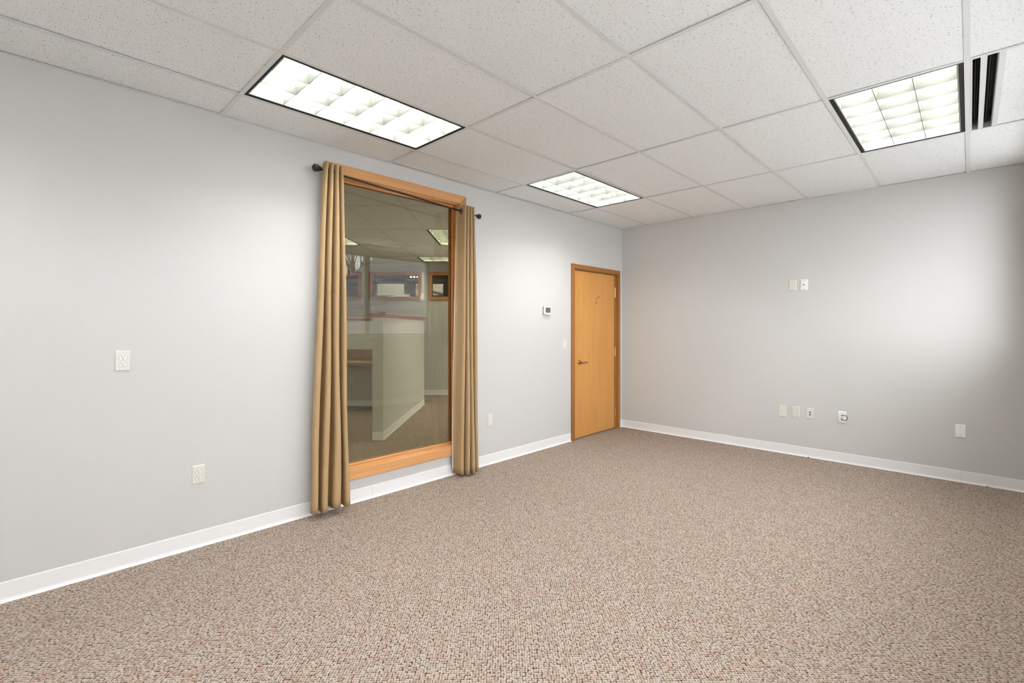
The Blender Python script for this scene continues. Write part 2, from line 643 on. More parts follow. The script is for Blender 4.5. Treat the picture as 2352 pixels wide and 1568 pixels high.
ceiling = struct(MB().box(-WT, W + EW, YB - WT, WT, H + 0.30, H + 0.36).build('ceiling', M_DECK))
xs = [GX0 - GS] + [GX0 + GS * k for k in range(0, 7)]
ys = [-(GY0 + GL * k) + GL for k in range(0, 7)]
cells = []
for ci in range(len(xs) - 1):
    for ri in range(len(ys) - 1):
        col, row = ci - 1, ri - 1              # column 0 starts at GX0, row 0 starts at -GY0
        if (col, row) in LIGHT_CELLS:
            continue
        x0, x1 = xs[ci], xs[ci + 1]
        if col == 5 and row == 0:
            x0 = GX0 + 5 * GS + 0.135          # the air slot takes the rest of this bay
        cells.append((x0, x1, ys[ri + 1], ys[ri]))
room_cut = [((-1, 0), -0.003), ((1, 0), W - 0.003), ((0, 1), -0.003), ((0, -1), -YB - 0.003)]
ceiling_field(ceiling, cells, H, room_cut, random.Random(3))
for x in xs[1:-1]:
    tee(ceiling, (x, YB + 0.0222), (x, -0.0222), H)
for y in ys[1:]:
    if y > YB:
        for a, b in zip([0] + xs[1:-1], xs[1:-1] + [W]):
            a2 = a + (0.0125 if a > 0 else 0.0222)
            b2 = b - (0.0125 if b < W else 0.0222)
            tee(ceiling, (a2, y), (b2, y), H)
for bx in ((0, 0.022, YB, 0, H, H + 0.0016), (W - 0.022, W, YB, 0, H, H + 0.0016),
           (0.022, W - 0.022, -0.022, 0, H, H + 0.0016), (0.022, W - 0.022, YB, YB + 0.022, H, H + 0.0016)):
    MB().box(*bx).build('wall_angle', M_TEE, ceiling)


# ------------------------------------------------------------------ recessed fluorescent fittings
def make_light(name, label, group, nx=3, ny=6, L_=1.195, W_=0.585, clips=True):
    t = thing(name, label, 'ceiling light', (0, 0, 0), 0, group)
    hw, hl = W_ / 2, L_ / 2
    sl, ss = 0.021, 0.014                # dark air slots: long sides, short sides
    # black slot liner, an open ring set a little up from the ceiling
    fr = MB()
    for bx in ((-hw, -hw + sl, -hl, hl), (hw - sl, hw, -hl, hl), (-hw + sl, hw - sl, -hl, -hl + ss), (-hw + sl, hw - sl, hl - ss, hl)):
        fr.box(bx[0], bx[1], bx[2], bx[3], 0.004, 0.034)
    for bx in ((-hw - 0.004, -hw, -hl, hl), (hw, hw + 0.004, -hl, hl), (-hw, hw, -hl - 0.004, -hl), (-hw, hw, hl, hl + 0.004)):
        fr.box(bx[0], bx[1], bx[2], bx[3], 0.002, 0.034)
    fr.build('slot_liner', M_BLACK, t)
    # louver rail
    rw, rl = hw - sl, hl - ss
    th = 0.007
    ra = MB()
    for bx in ((-rw, -rw + th, -rl, rl), (rw - th, rw, -rl, rl), (-rw + th, rw - th, -rl, -rl + th), (-rw + th, rw - th, rl - th, rl)):
        ra.box(bx[0], bx[1], bx[2], bx[3], 0.003, 0.085)
    ra.build('louver_rail', M_RAIL, t, bevel=0.001, seg=1)
    # housing: sloped pan above
    ho = MB()
    zt = 0.145
    ow, ol = rw + 0.004, rl + 0.004
    iw, il = rw - 0.05, rl - 0.006
    outer0 = [(-ow, -ol, 0.036), (ow, -ol, 0.036), (ow, ol, 0.036), (-ow, ol, 0.036)]
    outer1 = [(-ow, -ol, zt + 0.004), (ow, -ol, zt + 0.004), (ow, ol, zt + 0.004), (-ow, ol, zt + 0.004)]
    in0 = [(-rw + 0.001, -rl + 0.001, 0.036), (rw - 0.001, -rl + 0.001, 0.036), (rw - 0.001, rl - 0.001, 0.036), (-rw + 0.001, rl - 0.001, 0.036)]
    in1 = [(-iw, -il, zt), (iw, -il, zt), (iw, il, zt), (-iw, il, zt)]
    ho.v = outer0 + outer1 + in0 + in1
    for i in range(4):
        j = (i + 1) % 4
        ho.f.append((i, j, 4 + j, 4 + i))
        ho.f.append((8 + j, 8 + i, 12 + i, 12 + j))
        ho.f.append((j, i, 8 + i, 8 + j))
    ho.f += [(4, 5, 6, 7), (12, 13, 14, 15)]
    ho.build('housing', M_WHITEMET, t)
    # blades, thin below and thicker above
    cw, cl = 2 * (rw - th), 2 * (rl - th)
    for k in range(1, nx):
        x = -cw / 2 + cw * k / nx
        b, tp = 0.0016, 0.006
        y0, y1 = -cl / 2, cl / 2
        MB().prism([(x - b, y0, 0.004), (x + b, y0, 0.004), (x + b, y1, 0.004), (x - b, y1, 0.004)],
                   [(x - tp, y0, 0.086), (x + tp, y0, 0.086), (x + tp, y1, 0.086), (x - tp, y1, 0.086)]).build('louver_blade', M_LOUVER, t)
    for k in range(1, ny):
        y = -cl / 2 + cl * k / ny
        b, tp = 0.0015, 0.005
        x0, x1 = -cw / 2, cw / 2
        MB().prism([(x0, y - b, 0.0045), (x1, y - b, 0.0045), (x1, y + b, 0.0045), (x0, y + b, 0.0045)],
                   [(x0, y - tp, 0.085), (x1, y - tp, 0.085), (x1, y + tp, 0.085), (x0, y + tp, 0.085)]).build('louver_blade', M_LOUVER, t)
    # tubes
    for k in range(nx):
        x = -cw / 2 + cw * (k + 0.5) / nx
        MB().tube([(x, -cl / 2 + 0.01, 0.114), (x, cl / 2 - 0.01, 0.094)], 0.013, 8).build('fluorescent_tube', M_TUBE, t, smooth=True)
    if clips:
        x = -cw / 2 + cw * (nx - 1) / nx
        for k in range(ny):
            y = -cl / 2 + cl * (k + 0.18) / ny
            MB().box(x - 0.001, x + 0.007, y, y + 0.075 - 0.008 * k, 0.0855, 0.094).build('blade_clip', M_CLIP, t)
            MB().box(x - 0.001, x + 0.007, y + 0.095, y + 0.108, 0.0855, 0.096).build('blade_clip', M_CLIP, t)
    return t


LG = 'recessed three tube louver lights'
lite = make_light('ceiling_light', 'large nearest white louver ceiling light above the curtained window', LG)
lamp_x = lambda c: GX0 + GS * (c + 0.5)
lamp_y = lambda r: -(GY0 + GL * (r + 0.5))
lite.location = (lamp_x(0), lamp_y(2), H)
l2 = copy_tree(lite)
l2['label'] = 'white louver ceiling light in front of the wooden door, near the far corner'
l2.location = (lamp_x(0), lamp_y(0), H)
l3 = copy_tree(lite)
l3['label'] = 'white louver ceiling light beside the black air slots, above the bare far wall'
l3.location = (lamp_x(4), lamp_y(0), H)
l4 = copy_tree(lite)
l4['label'] = 'white louver ceiling light over the near end of the room, above the camera'
l4.location = (lamp_x(4), lamp_y(2), H)

for c_, lb_ in ((0, 'unseen louver ceiling light added behind the camera for brightness, left wall side'), (4, 'unseen louver ceiling light added behind the camera for brightness, outer window side')):
    l5 = copy_tree(lite)  # unseen back row added to brighten the near end, continuing the fitting pattern
    l5['label'] = lb_
    l5.location = (lamp_x(c_), lamp_y(4), H)

# linear air slot beside the third light
sx = GX0 + 5 * GS
dif = thing('air_diffuser', 'white linear ceiling air diffuser with two long black slots', 'air vent', (sx, lamp_y(0), H))
hl = GL / 2 - 0.013
MB().box(0.0125, 0.020, -hl, hl, 0.0005, 0.05).build('flange', M_TEE, dif)
MB().box(0.050, 0.074, -hl, hl, 0.0005, 0.05).build('center_bar', M_TEE, dif)
MB().box(0.117, 0.142, -hl, hl, 0.0005, 0.012).build('flange', M_TEE, dif)
MB().box(0.020, 0.142, -hl - 0.006, -hl, 0.0005, 0.1).build('end_cap', M_GREYMET, dif)
MB().box(0.020, 0.142, hl, hl + 0.006, 0.0005, 0.1).build('end_cap', M_GREYMET, dif)
MB().box(0.112, 0.117, -hl, hl, 0.001, 0.06).build('side_plate', M_GREYMET, dif)
MB().box(0.012, 0.142, -hl, hl, 0.075, 0.08).build('back_plate', M_BLACK, dif)
for x in (0.030, 0.085):
    MB().box(x, x + 0.004, -hl, hl, 0.035, 0.07).build('vane', M_BLACK, dif)
    MB().box(x + 0.010, x + 0.0115, -hl, hl, 0.03, 0.06).build('vane', M_GREYMET if x < 0 else M_BLACK, dif)


# ------------------------------------------------------------------ glazed window in the left wall
win = struct(link('window_1', None))


def mitred(y0, y1, z0, z1, wd, x0, x1, parent, name, mz, my, lip=0.0):
    """four boards with mitred corners around an opening; outer rectangle y0..y1, z0..z1"""
    iy0, iy1, iz0, iz1 = y0 + wd, y1 - wd, z0 + wd, z1 - wd
    sides = {'left': ([(y0, z0), (iy0, iz0), (iy0, iz1), (y0, z1)], mz), 'right': ([(iy1, iz0), (y1, z0), (y1, z1), (iy1, iz1)], mz),
             'top': ([(iy0, iz1), (iy1, iz1), (y1, z1), (y0, z1)], my), 'bottom': ([(y0, z0), (y1, z0), (iy1, iz0), (iy0, iz0)], my)}
    out = {}
    for k, (p, m) in sides.items():
        out[k] = MB().prism([(x0, a, b) for a, b in p], [(x1, a, b) for a, b in p]).build(name, m, parent, bevel=0.0035)
    return out


OY0, OY1, OZ0, OZ1 = -4.19, -2.83, 0.186, 2.597
mitred(OY0, OY1, OZ0, OZ1, 0.078, 0.0005, 0.024, win, 'casing_board', M_CASE_Z, M_CASE_Y_LIT)
# jamb lining of the opening
JY0, JY1, JZ0, JZ1 = WY0 + 0.001, WY1 - 0.001, WZ0 + 0.001, WZ1 - 0.001
jt = 0.012
for nm, bx, m in (('jamb', (-WT, 0.004, JY0, JY0 + jt, JZ0, JZ1), M_CASE_Z), ('jamb', (-WT, 0.004, JY1 - jt, JY1, JZ0, JZ1), M_CASE_Z),
                  ('jamb', (-WT, 0.004, JY0 + jt, JY1 - jt, JZ1 - jt, JZ1), M_CASE_Y_LIT), ('jamb', (-WT, 0.004, JY0 + jt, JY1 - jt, JZ0, JZ0 + jt), M_CASE_Y_LIT)):
    MB().box(*bx).build(nm, m, win, bevel=0.001, seg=1)
# glazing stops, this side and the other side of the pane
ay0, ay1, az0, az1 = JY0 + jt, JY1 - jt, JZ0 + jt, JZ1 - jt
st = 0.016
for (xa, xb) in ((-0.078, -0.056), (-0.112, -0.090)):
    mitred(ay0, ay1, az0, az1, st, xa, xb, win, 'glazing_stop', M_CASE_Z, M_CASE_Y_LIT)
MB().box(-0.088, -0.080, ay0 + 0.002, ay1 - 0.002, az0 + 0.002, az1 - 0.002).build('pane', M_GLASS, win)

# ------------------------------------------------------------------ door
door = struct(link('door_1', None))
cw_ = 0.057
CY0, CY1, CZ1 = -1.164, -0.076, 2.134
p = MB().prism([(0.0005, CY0, 0), (0.0005, CY0 + cw_, 0), (0.0005, CY0 + cw_, CZ1 - cw_), (0.0005, CY0, CZ1)],
               [(0.022, CY0, 0), (0.022, CY0 + cw_, 0), (0.022, CY0 + cw_, CZ1 - cw_), (0.022, CY0, CZ1)])
p.build('casing_board', M_DCASE_Z, door, bevel=0.003)
p = MB().prism([(0.0005, CY1 - cw_, 0), (0.0005, CY1, 0), (0.0005, CY1, CZ1), (0.0005, CY1 - cw_, CZ1 - cw_)],
               [(0.022, CY1 - cw_, 0), (0.022, CY1, 0), (0.022, CY1, CZ1), (0.022, CY1 - cw_, CZ1 - cw_)])
p.build('casing_board', M_DCASE_Z, door, bevel=0.003)
p = MB().prism([(0.0005, CY0 + cw_, CZ1 - cw_), (0.0005, CY1 - cw_, CZ1 - cw_), (0.0005, CY1, CZ1), (0.0005, CY0, CZ1)],
               [(0.022, CY0 + cw_, CZ1 - cw_), (0.022, CY1 - cw_, CZ1 - cw_), (0.022, CY1, CZ1), (0.022, CY0, CZ1)])
p.build('casing_board', M_DCASE_Y, door, bevel=0.003)
MB().box(-WT, 0.001, DY0 + 0.001, DY0 + 0.022, 0, DZ1 - 0.001).build('jamb', M_DCASE_Z, door)
MB().box(-WT, 0.001, DY1 - 0.056, DY1 - 0.001, 0, DZ1 - 0.001).build('jamb', M_DCASE_Z, door)
MB().box(-WT, 0.001, DY0 + 0.022, DY1 - 0.056, DZ1 - 0.016, DZ1 - 0.001).build('jamb', M_DCASE_Y, door)
MB().box(-0.075, -0.052, DY0 + 0.022, DY0 + 0.034, 0, DZ1 - 0.016).build('door_stop', M_DCASE_Z, door)
MB().box(-0.075, -0.052, DY1 - 0.068, DY1 - 0.056, 0, DZ1 - 0.016).build('door_stop', M_DCASE_Z, door)
MB().box(-0.075, -0.052, DY0 + 0.034, DY1 - 0.068, DZ1 - 0.028, DZ1 - 0.016).build('door_stop', M_DCASE_Y, door)
SY0, SY1, SZ0, SZ1 = DY0 + 0.025, DY1 - 0.059, 0.014, DZ1 - 0.021
slab = MB().box(-0.050, -0.005, SY0, SY1, SZ0, SZ1).build('slab', M_DOOR, door, bevel=0.002)
# lever handle: rose, neck, flat lever
hy, hz = -0.992, 0.936
rose = MB().tube([(-0.005, hy, hz), (0.006, hy, hz), (0.010, hy, hz)], [0.033, 0.033, 0.027], 24).build('handle_rose', M_BRASS, slab, smooth=False)
MB().tube([(0.009, hy, hz), (0.050, hy, hz)], 0.011, 14).build('handle_neck', M_BRASS, slab, smooth=True)
lv = MB()
ring0 = [(0.040, hy - 0.014, hz - 0.011), (0.058, hy - 0.014, hz - 0.011), (0.058, hy - 0.014, hz + 0.011), (0.040, hy - 0.014, hz + 0.011)]
ring1 = [(0.044, hy + 0.105, hz - 0.013), (0.056, hy + 0.105, hz - 0.013), (0.056, hy + 0.105, hz + 0.007), (0.044, hy + 0.105, hz + 0.007)]
lv.prism(ring0, ring1).build('handle_lever', M_BRASS, slab, bevel=0.004)
# hinges: knuckle barrel with two leaves
for z0, z1 in ((1.770, 1.905), (0.982, 1.100), (0.170, 0.287)):
    hg = MB()
    n = 5
    for k in range(n):
        a = z0 + (z1 - z0) * k / n
        b = z0 + (z1 - z0) * (k + 1) / n - 0.0015
        hg.tube([(0.006, SY1 + 0.002, a), (0.006, SY1 + 0.002, b)], 0.0072, 10)
    h = hg.build('hinge', M_HINGE, door, smooth=False)
    MB().box(-0.006, 0.002, SY1 + 0.003, SY1 + 0.016, z0, z1).build('hinge_leaf', M_HINGE, h)
# small hook screwed to the door
hk = thing('coat_hook', 'small pale wire coat hook screwed to the upper door', 'hook', (-0.0045, -0.655, 1.700))
MB().box(0, 0.004, -0.011, 0.011, -0.022, 0.030).build('back_plate', M_HINGE, hk, bevel=0.001, seg=1)
MB().tube([(0.003, 0, 0.020), (0.030, 0.008, 0.035), (0.060, 0.016, 0.052), (0.066, 0.018, 0.062)], 0.003, 8).build('upper_prong', M_BRASS, hk, smooth=True)
MB().tube([(0.066, 0.018, 0.060), (0.066, 0.018, 0.068)], 0.006, 8).build('prong_tip', M_HINGE, hk, smooth=True)
MB().tube([(0.003, 0, -0.012), (0.018, 0, -0.028), (0.034, 0.002, -0.022), (0.040, 0.003, -0.008)], 0.003, 8).build('lower_prong', M_BRASS, hk, smooth=True)


# ------------------------------------------------------------------ wall plates
def plate_mesh(wd, hh, th=0.006, bev=0.004):
    return MB().prism([(-wd / 2, 0, -hh / 2), (wd / 2, 0, -hh / 2), (wd / 2, 0, hh / 2), (-wd / 2, 0, hh / 2)],
                      [(-wd / 2 + bev, -th, -hh / 2 + bev), (wd / 2 - bev, -th, -hh / 2 + bev), (wd / 2 - bev, -th, hh / 2 - bev), (-wd / 2 + bev, -th, hh / 2 - bev)])


def screw(parent, z, m=M_STEEL, x=0.0, y=-0.006, r=0.003):
    return MB().tube([(x, y + 0.001, z), (x, y - 0.001, z)], r, 10).build('screw', m, parent)


def outlet(name, label, loc, rotz, m=M_IVORY, flip=False, tilt=0.0, wd=0.070, hh=0.114):
    """duplex receptacle; local x along the wall, -y into the room"""
    t = thing(name, label, 'power outlet', loc, rotz, 'duplex power outlets')
    t.rotation_euler = (0, tilt, rotz)
    plate_mesh(wd, hh).build('plate', m, t, bevel=0.0006, seg=1)
    s = -1 if flip else 1
    for zc in (0.0195, -0.0195):
        # face with flat top and bottom, round sides
        pts = []
        for k in range(28):
            g = 2 * math.pi * k / 28
            pts.append((0.0175 * math.cos(g), max(-0.0130, min(0.0130, 0.0172 * math.sin(g)))))
        rc = MB().prism([(a, -0.0055, zc + b) for a, b in pts], [(a * 0.97, -0.0085, zc + b * 0.97) for a, b in pts]).build('receptacle', M_RECEPT, t)
        gr = MB().prism([(a * 1.05, -0.0055, zc + b * 1.05) for a, b in pts], [(a * 1.05, -0.0063, zc + b * 1.05) for a, b in pts]).build('seam', M_GREYMET, rc)
        MB().box(-0.0075, -0.0052, -0.0091, -0.0080, zc + s * 0.0045 - 0.0045, zc + s * 0.0045 + 0.0045).build('slot', M_SLOT, rc)
        MB().box(0.0055, 0.0075, -0.0091, -0.0080, zc + s * 0.0045 - 0.0037, zc + s * 0.0045 + 0.0037).build('slot', M_SLOT, rc)
        MB().tube([(0, -0.0080, zc - s * 0.0062), (0, -0.0091, zc - s * 0.0062)], 0.0026, 10).build('ground_hole', M_SLOT, rc)
    screw(t, 0.0, M_IVORY)
    return t


LW = math.pi / 2          # local -y points to +x: plates on the left wall
outlet('power_outlet', 'ivory outlet mounted at mid height on the left wall, slightly tilted', (0.0004, -5.3595, 1.1735), LW, tilt=0.018)
outlet('power_outlet', 'ivory outlet low on the left wall, between the image edge and the left curtain', (0.0004, -4.993, 0.4515), LW)
outlet('power_outlet', 'ivory outlet low on the wall between the right curtain and the door', (0.0004, -2.505, 0.443), LW)
outlet('power_outlet', 'ivory outlet high on the far wall, beside the white coax plate', (2.084, -0.0004, 1.818), 0.0, flip=True)
outlet('power_outlet', 'ivory outlet low on the far wall, between the blank and data plates', (2.113, -0.0004, 0.462), 0.0, flip=True)


def wall_plate(name, label, cat, loc, rotz, m, wd=0.070, hh=0.114, tilt=0.0):
    t = thing(name, label, cat, loc, rotz)
    t.rotation_euler = (0, tilt, rotz)
    plate_mesh(wd, hh).build('plate', m, t, bevel=0.0006, seg=1)
    return t


t = wall_plate('coax_plate', 'white plate with a single coax jack, high on the far wall', 'wall plate', (2.190, -0.0004, 1.816), 0.0, M_WHITEP, tilt=0.03)
MB().tube([(0, -0.005, 0), (0, -0.018, 0)], 0.0048, 12).build('coax_jack', M_STEEL, t)
MB().tube([(0, -0.018, 0), (0, -0.0185, 0)], 0.003, 10).build('jack_hole', M_SLOT, t)
screw(t, 0.042)
screw(t, -0.042)
wall_plate('blank_plate', 'plain blank ivory wall plate without screws, leftmost of the low row', 'wall plate', (1.985, -0.0004, 0.458), 0.0, M_IVORY, 0.076, 0.124)
t = wall_plate('data_plate', 'ivory data plate with two blue square jacks, low on far wall', 'wall plate', (2.246, -0.0004, 0.4615), 0.0, M_IVORY)
for z in (0.012, -0.012):
    MB().box(-0.0085, 0.0085, -0.0075, -0.005, z - 0.009, z + 0.009).build('jack_rim', M_RECEPT, t)
    MB().box(-0.0068, 0.0068, -0.0082, -0.006, z - 0.0072, z + 0.0072).build('data_jack', M_BLUE, t)
screw(t, 0.042, M_IVORY)
screw(t, -0.042, M_IVORY)
t = wall_plate('cable_plate', 'white coax plate with a looped black jumper cable, low on far wall', 'wall plate', (2.525, -0.0004, 0.460), 0.0, M_WHITEP)
for z in (0.018, -0.018):
    MB().tube([(0, -0.005, z), (0, -0.030, z)], 0.0055, 12).build('connector', M_STEEL, t)
pts = []
for k in range(25):
    g = math.radians(118 - 236 * k / 24)
    pts.append((0.022 + 0.026 * math.cos(g) + 0.002, -0.040 - 0.004 * math.sin(k / 24 * math.pi), 0.0265 * math.sin(g)))
pts = [(0, -0.028, 0.018), (0.003, -0.038, 0.021)] + pts[2:-2] + [(0.003, -0.038, -0.021), (0, -0.028, -0.018)]
MB().tube(pts, 0.0030, 10).build('jumper_cable', M_CABLE, t, smooth=True)
screw(t, 0.044)
t = wall_plate('blank_plate', 'white screwed blank plate alone at the right end of the far wall', 'wall plate', (3.394, -0.0004, 0.450), 0.0, M_WHITEP, 0.070, 0.114)
screw(t, 0.043)
screw(t, -0.043)

t = wall_plate('light_switch', 'ivory toggle light switch close to the left of the door', 'light switch', (0.0004, -1.284, 1.168), LW, M_IVORY)
MB().box(-0.006, 0.006, -0.0068, -0.005, -0.012, 0.012).build('toggle_frame', M_RECEPT, t)
MB().prism([(-0.004, -0.006, -0.004), (0.004, -0.006, -0.004), (0.004, -0.006, 0.006), (-0.004, -0.006, 0.006)],
           [(-0.003, -0.016, 0.006), (0.003, -0.016, 0.006), (0.003, -0.016, 0.012), (-0.003, -0.016, 0.012)]).build('toggle', M_RECEPT, t)
screw(t, 0.030)
screw(t, -0.030)

t = thing('thermostat', 'white square thermostat with a grey screen, on wall left of door', 'thermostat', (0.0004, -1.628, 1.556), LW)
MB().box(-0.057, 0.052, -0.012, 0, -0.047, 0.043).build('base', M_GREYMET, t, bevel=0.003)
MB().box(-0.058, 0.058, -0.028, -0.010, -0.047, 0.050).build('cover', M_WHITEP, t, bevel=0.005)
MB().box(-0.040, 0.046, -0.0292, -0.027, -0.026, 0.033).build('screen', M_SCREEN, t, bevel=0.0008, seg=1)

# ------------------------------------------------------------------ curtain rod and curtains
RX = 0.092
RA = Vector((RX, -4.255, 2.500))
RB = Vector((RX, -2.765, 2.420))
rod_at = lambda y: RA.lerp(RB, (y - RA.y) / (RB.y - RA.y))
rod = thing('curtain_rod', 'black iron curtain rod with faceted finials above the glazed window', 'curtain rod', (0, 0, 0))
MB().tube([RA, RB], 0.0075, 12).build('rod', M_IRON, rod, smooth=True)
dirv = (RB - RA).normalized()
for P, d in ((RA, -dirv), (RB, dirv)):
    pr = [(0.0, 0.010), (0.006, 0.013), (0.022, 0.022), (0.036, 0.026), (0.048, 0.022), (0.056, 0.011), (0.058, 0.003)]
    s = 1.16 if d.y < 0 else 1.0
    MB().tube([P + d * (a * s) for a, r in pr], [r * s for a, r in pr], 7).build('finial', M_IRON, rod)
for y in (-4.185, -2.835):
    c = rod_at(y)
    b = MB()
    b.tube([(0.0005, y, c.z - 0.03), (0.006, y, c.z - 0.03)], 0.018, 14)
    b.tube([(0.005, y, c.z - 0.03), (0.060, y, c.z - 0.032), (0.086, y, c.z - 0.026), (RX, y, c.z - 0.012)], 0.0065, 10)
    b.build('bracket', M_IRON, rod)


def make_curtain(name, label, top, bot, zt, zb, folds, turns, phase, amp, lead, seed):
    """hanging panel; cross-section swings across the rod. top / bot: (y0, y1) of the gathered width"""
    rnd = random.Random(seed)
    NS, NZ = 20 * folds, 44
    ph = [rnd.uniform(-0.35, 0.35) for _ in range(2 * folds + 3)]
    wob = [(rnd.uniform(0.8, 2.4), rnd.uniform(0, 6.28), rnd.uniform(0.4, 1.0)) for _ in range(5)]
    t = thing(name, label, 'curtain', (0, 0, 0), 0, 'tan curtains at the glazed window')

    def point(s, h):
        """s along the width 0..1, h height 0 (hem) .. 1 (top)"""
        spread = (1 - h) ** 0.8
        y0 = top[0] + (bot[0] - top[0]) * spread
        y1 = top[1] + (bot[1] - top[1]) * spread
        g = 2 * math.pi * turns * s + phase
        k = s * 2 * folds
        i = int(k)
        f = k - i
        loc = ph[i] * (1 - f) + ph[i + 1] * f
        g += loc * (0.25 + 0.75 * (1 - h))
        a = amp * (1.0 - 0.12 * loc * (1 - h))
        c = math.cos(g)
        x = RX + a * (abs(c) ** 0.75) * (1 if c > 0 else -1)
        # overhanging folds: the cloth doubles back a little
        y = y0 + (y1 - y0) * s + lead * math.sin(2 * g) * (y1 - y0) / folds
        # slow creases and sway
        for q, (fr, p0, am) in enumerate(wob):
            sway = am * 0.0045 * math.sin(fr * 5.0 * h + p0 + s * (4 + q)) * (1 - h) ** 0.6
            y += sway * 0.8
            x += sway * (1 if q % 2 else -1)
        x = max(x, 0.029)
        z = zb + (zt(y) - zb) * h + 0.006 * math.sin(g * 0.5 + seed) * (1 - h) ** 4
        return x, y, z

    def sheet(s0, s1, n, off, m, nm, h0=0.0, h1=1.0, turn=0.0):
        v, f = [], []
        for j in range(NZ + 1):
            h = h0 + (h1 - h0) * j / NZ
            sa = s0 - turn * (1 - h)
            row = [Vector(point(sa + (s1 - sa) * i / n, h)) for i in range(n + 1)]
            for i in range(n + 1):
                tg = row[min(i + 1, n)] - row[max(i - 1, 0)]
                nr = Vector((tg.y, -tg.x, 0))
                nr = nr.normalized() if nr.length > 1e-9 else Vector((1, 0, 0))
                v.append(tuple(row[i] + nr * off))
        for j in range(NZ):
            for i in range(n):
                a = j * (n + 1) + i
                f.append((a, a + 1, a + n + 2, a + n + 1))
        b = MB()
        b.v, b.f = v, f
        me = b.mesh(nm, m, smooth=True)
        o = link(nm, me, t)
        so = o.modifiers.new('thickness', 'SOLIDIFY')
        so.thickness = 0.0012
        so.offset = 0.0
        return o
    cloth = sheet(0, 1, NS, 0.0, M_CURTAIN, 'cloth')
    sheet(0.0, 1.0, NS, -0.0022, M_LINING, 'lining', 0.015, 0.985, 0.05 if phase < 4 else 0.0)
    # grommets where the cloth crosses the rod
    prev = None
    for i in range(NS * 3 + 1):
        s = i / (NS * 3)
        hh = 0.974
        x, y, z = point(s, hh)
        if prev is not None and (prev[0] - RX) * (x - RX) < 0:
            c = rod_at(y)
            tg = Vector((x - prev[0], y - prev[1], 0)).normalized()
            nr = Vector((tg.y, -tg.x, 0))
            ring = MB()
            R, r, A, B = 0.0215, 0.0042, 20, 8
            for u in range(A):
                for q in range(B):
                    gu, gq = 2 * math.pi * u / A, 2 * math.pi * q / B
                    rr = R + r * math.cos(gq)
                    P = c + tg * (rr * math.cos(gu)) + Vector((0, 0, rr * math.sin(gu))) + nr * (r * 0.9 * math.sin(gq))
                    ring.v.append(tuple(P))
            for u in range(A):
                for q in range(B):
                    u2, q2 = (u + 1) % A, (q + 1) % B
                    ring.f.append((u * B + q, u2 * B + q, u2 * B + q2, u * B + q2))
            ring.build('grommet', M_IRON, t, smooth=True)
        prev = (x, y, z)
    return t


make_curtain('curtain', 'tan pleated curtain panel hanging left of the glazed window', (-4.243, -4.120), (-4.342, -4.078),
             lambda y: rod_at(y).z + 0.050, 0.048, 4, 3.25, 1.5 * math.pi, 0.060, 0.16, 5)
make_curtain('curtain', 'tan pleated curtain panel hanging right of the glazed window, toward the door', (-2.955, -2.842), (-3.005, -2.785),
             lambda y: rod_at(y).z + 0.052, 0.022, 4, 3.5, math.pi, 0.060, 0.15, 12)

# ------------------------------------------------------------------ office beyond the glass: its own grid is turned 44 degrees
U = Vector((0.7205, 0.6934, 0))
V = Vector((-0.6934, 0.7205, 0))
O0 = Vector((3.452, -5.7706, 0))
HN = 2.66
ANG = math.atan2(U.y, U.x)


def nroot(name, label=None, cat=None, group=None):
    o = link(name, None, None, O0)
    o.rotation_euler = (0, 0, ANG)
    if label:
        tag(o, label, cat, group)
    return o


def nbuild(mb, name, m, parent=None, bevel=0):
    o = mb.build(name, m, parent, bevel)
    if parent is None:
        o.location = O0
        o.rotation_euler = (0, 0, ANG)
    return o


# shared wall line x = -WT in this frame:  a*U.x + b*V.x <= -WT - O0.x
NB = 9.70
A_L = -5.2
cut_n = (U.x, V.x)
cut_d = -WT - 0.004 - O0.x
a_at = lambda b: (cut_d - V.x * b) / U.x
b_at = lambda a: (cut_d - U.x * a) / V.x
tri = [(a_at(NB), NB), (A_L, NB), (A_L, b_at(A_L))]
struct(nbuild(MB().poly(tri, -0.05, 0), 'floor', M_CARPET))
nceil = struct(nbuild(MB().poly(tri, HN + 0.25, HN + 0.3), 'ceiling', M_DECK))
AX0, BX0 = -0.54, 6.29
NL_CELLS = {}
cells = []
LC = [(-1, 0), (-4, 0), (1, 1), (-4, -2)]  # last two fittings are unseen, added for ambient light
for i in range(-9, 9):
    for j in range(-6, 3):
        x0 = AX0 + GS * i
        y0 = BX0 + GL * j
        if (i, j) in LC:
            continue
        if j == 2:
            if i == -2:
                continue
        cells.append((x0, x0 + GS, y0, y0 + GL))
ncut = [(cut_n, cut_d), ((0, 1), NB - 0.003), ((-1, 0), -A_L - 0.003)]
ceiling_field(nceil, cells, HN, ncut, random.Random(9))


def clip_seg(p, q):
    p, q = list(p), list(q)
    for n, d in ncut:
        a = n[0] * p[0] + n[1] * p[1] - d
        b = n[0] * q[0] + n[1] * q[1] - d
        if a > 0 and b > 0:
            return None
        if a > 0 or b > 0:
            s = a / (a - b)
            m_ = [p[0] + (q[0] - p[0]) * s, p[1] + (q[1] - p[1]) * s]
            if a > 0:
                p = m_
            else:
                q = m_
    return p, q


for i in range(-9, 10):
    x = AX0 + GS * i
    sgm = clip_seg((x, -2), (x, NB))
    if sgm:
        tee(nceil, sgm[0], sgm[1], HN)
for j in range(-6, 4):
    y = BX0 + GL * j
    for i in range(-9, 9):
        sgm = clip_seg((AX0 + GS * i + 0.0125, y), (AX0 + GS * (i + 1) - 0.0125, y))
        if sgm and (Vector(sgm[0]) - Vector(sgm[1])).length > 0.03:
            tee(nceil, sgm[0], sgm[1], HN)


def nplace(o, a, b, z):
    o.location = O0 + U * a + V * b + Vector((0, 0, z))
    o.rotation_euler = (0, 0, ANG)
    return o


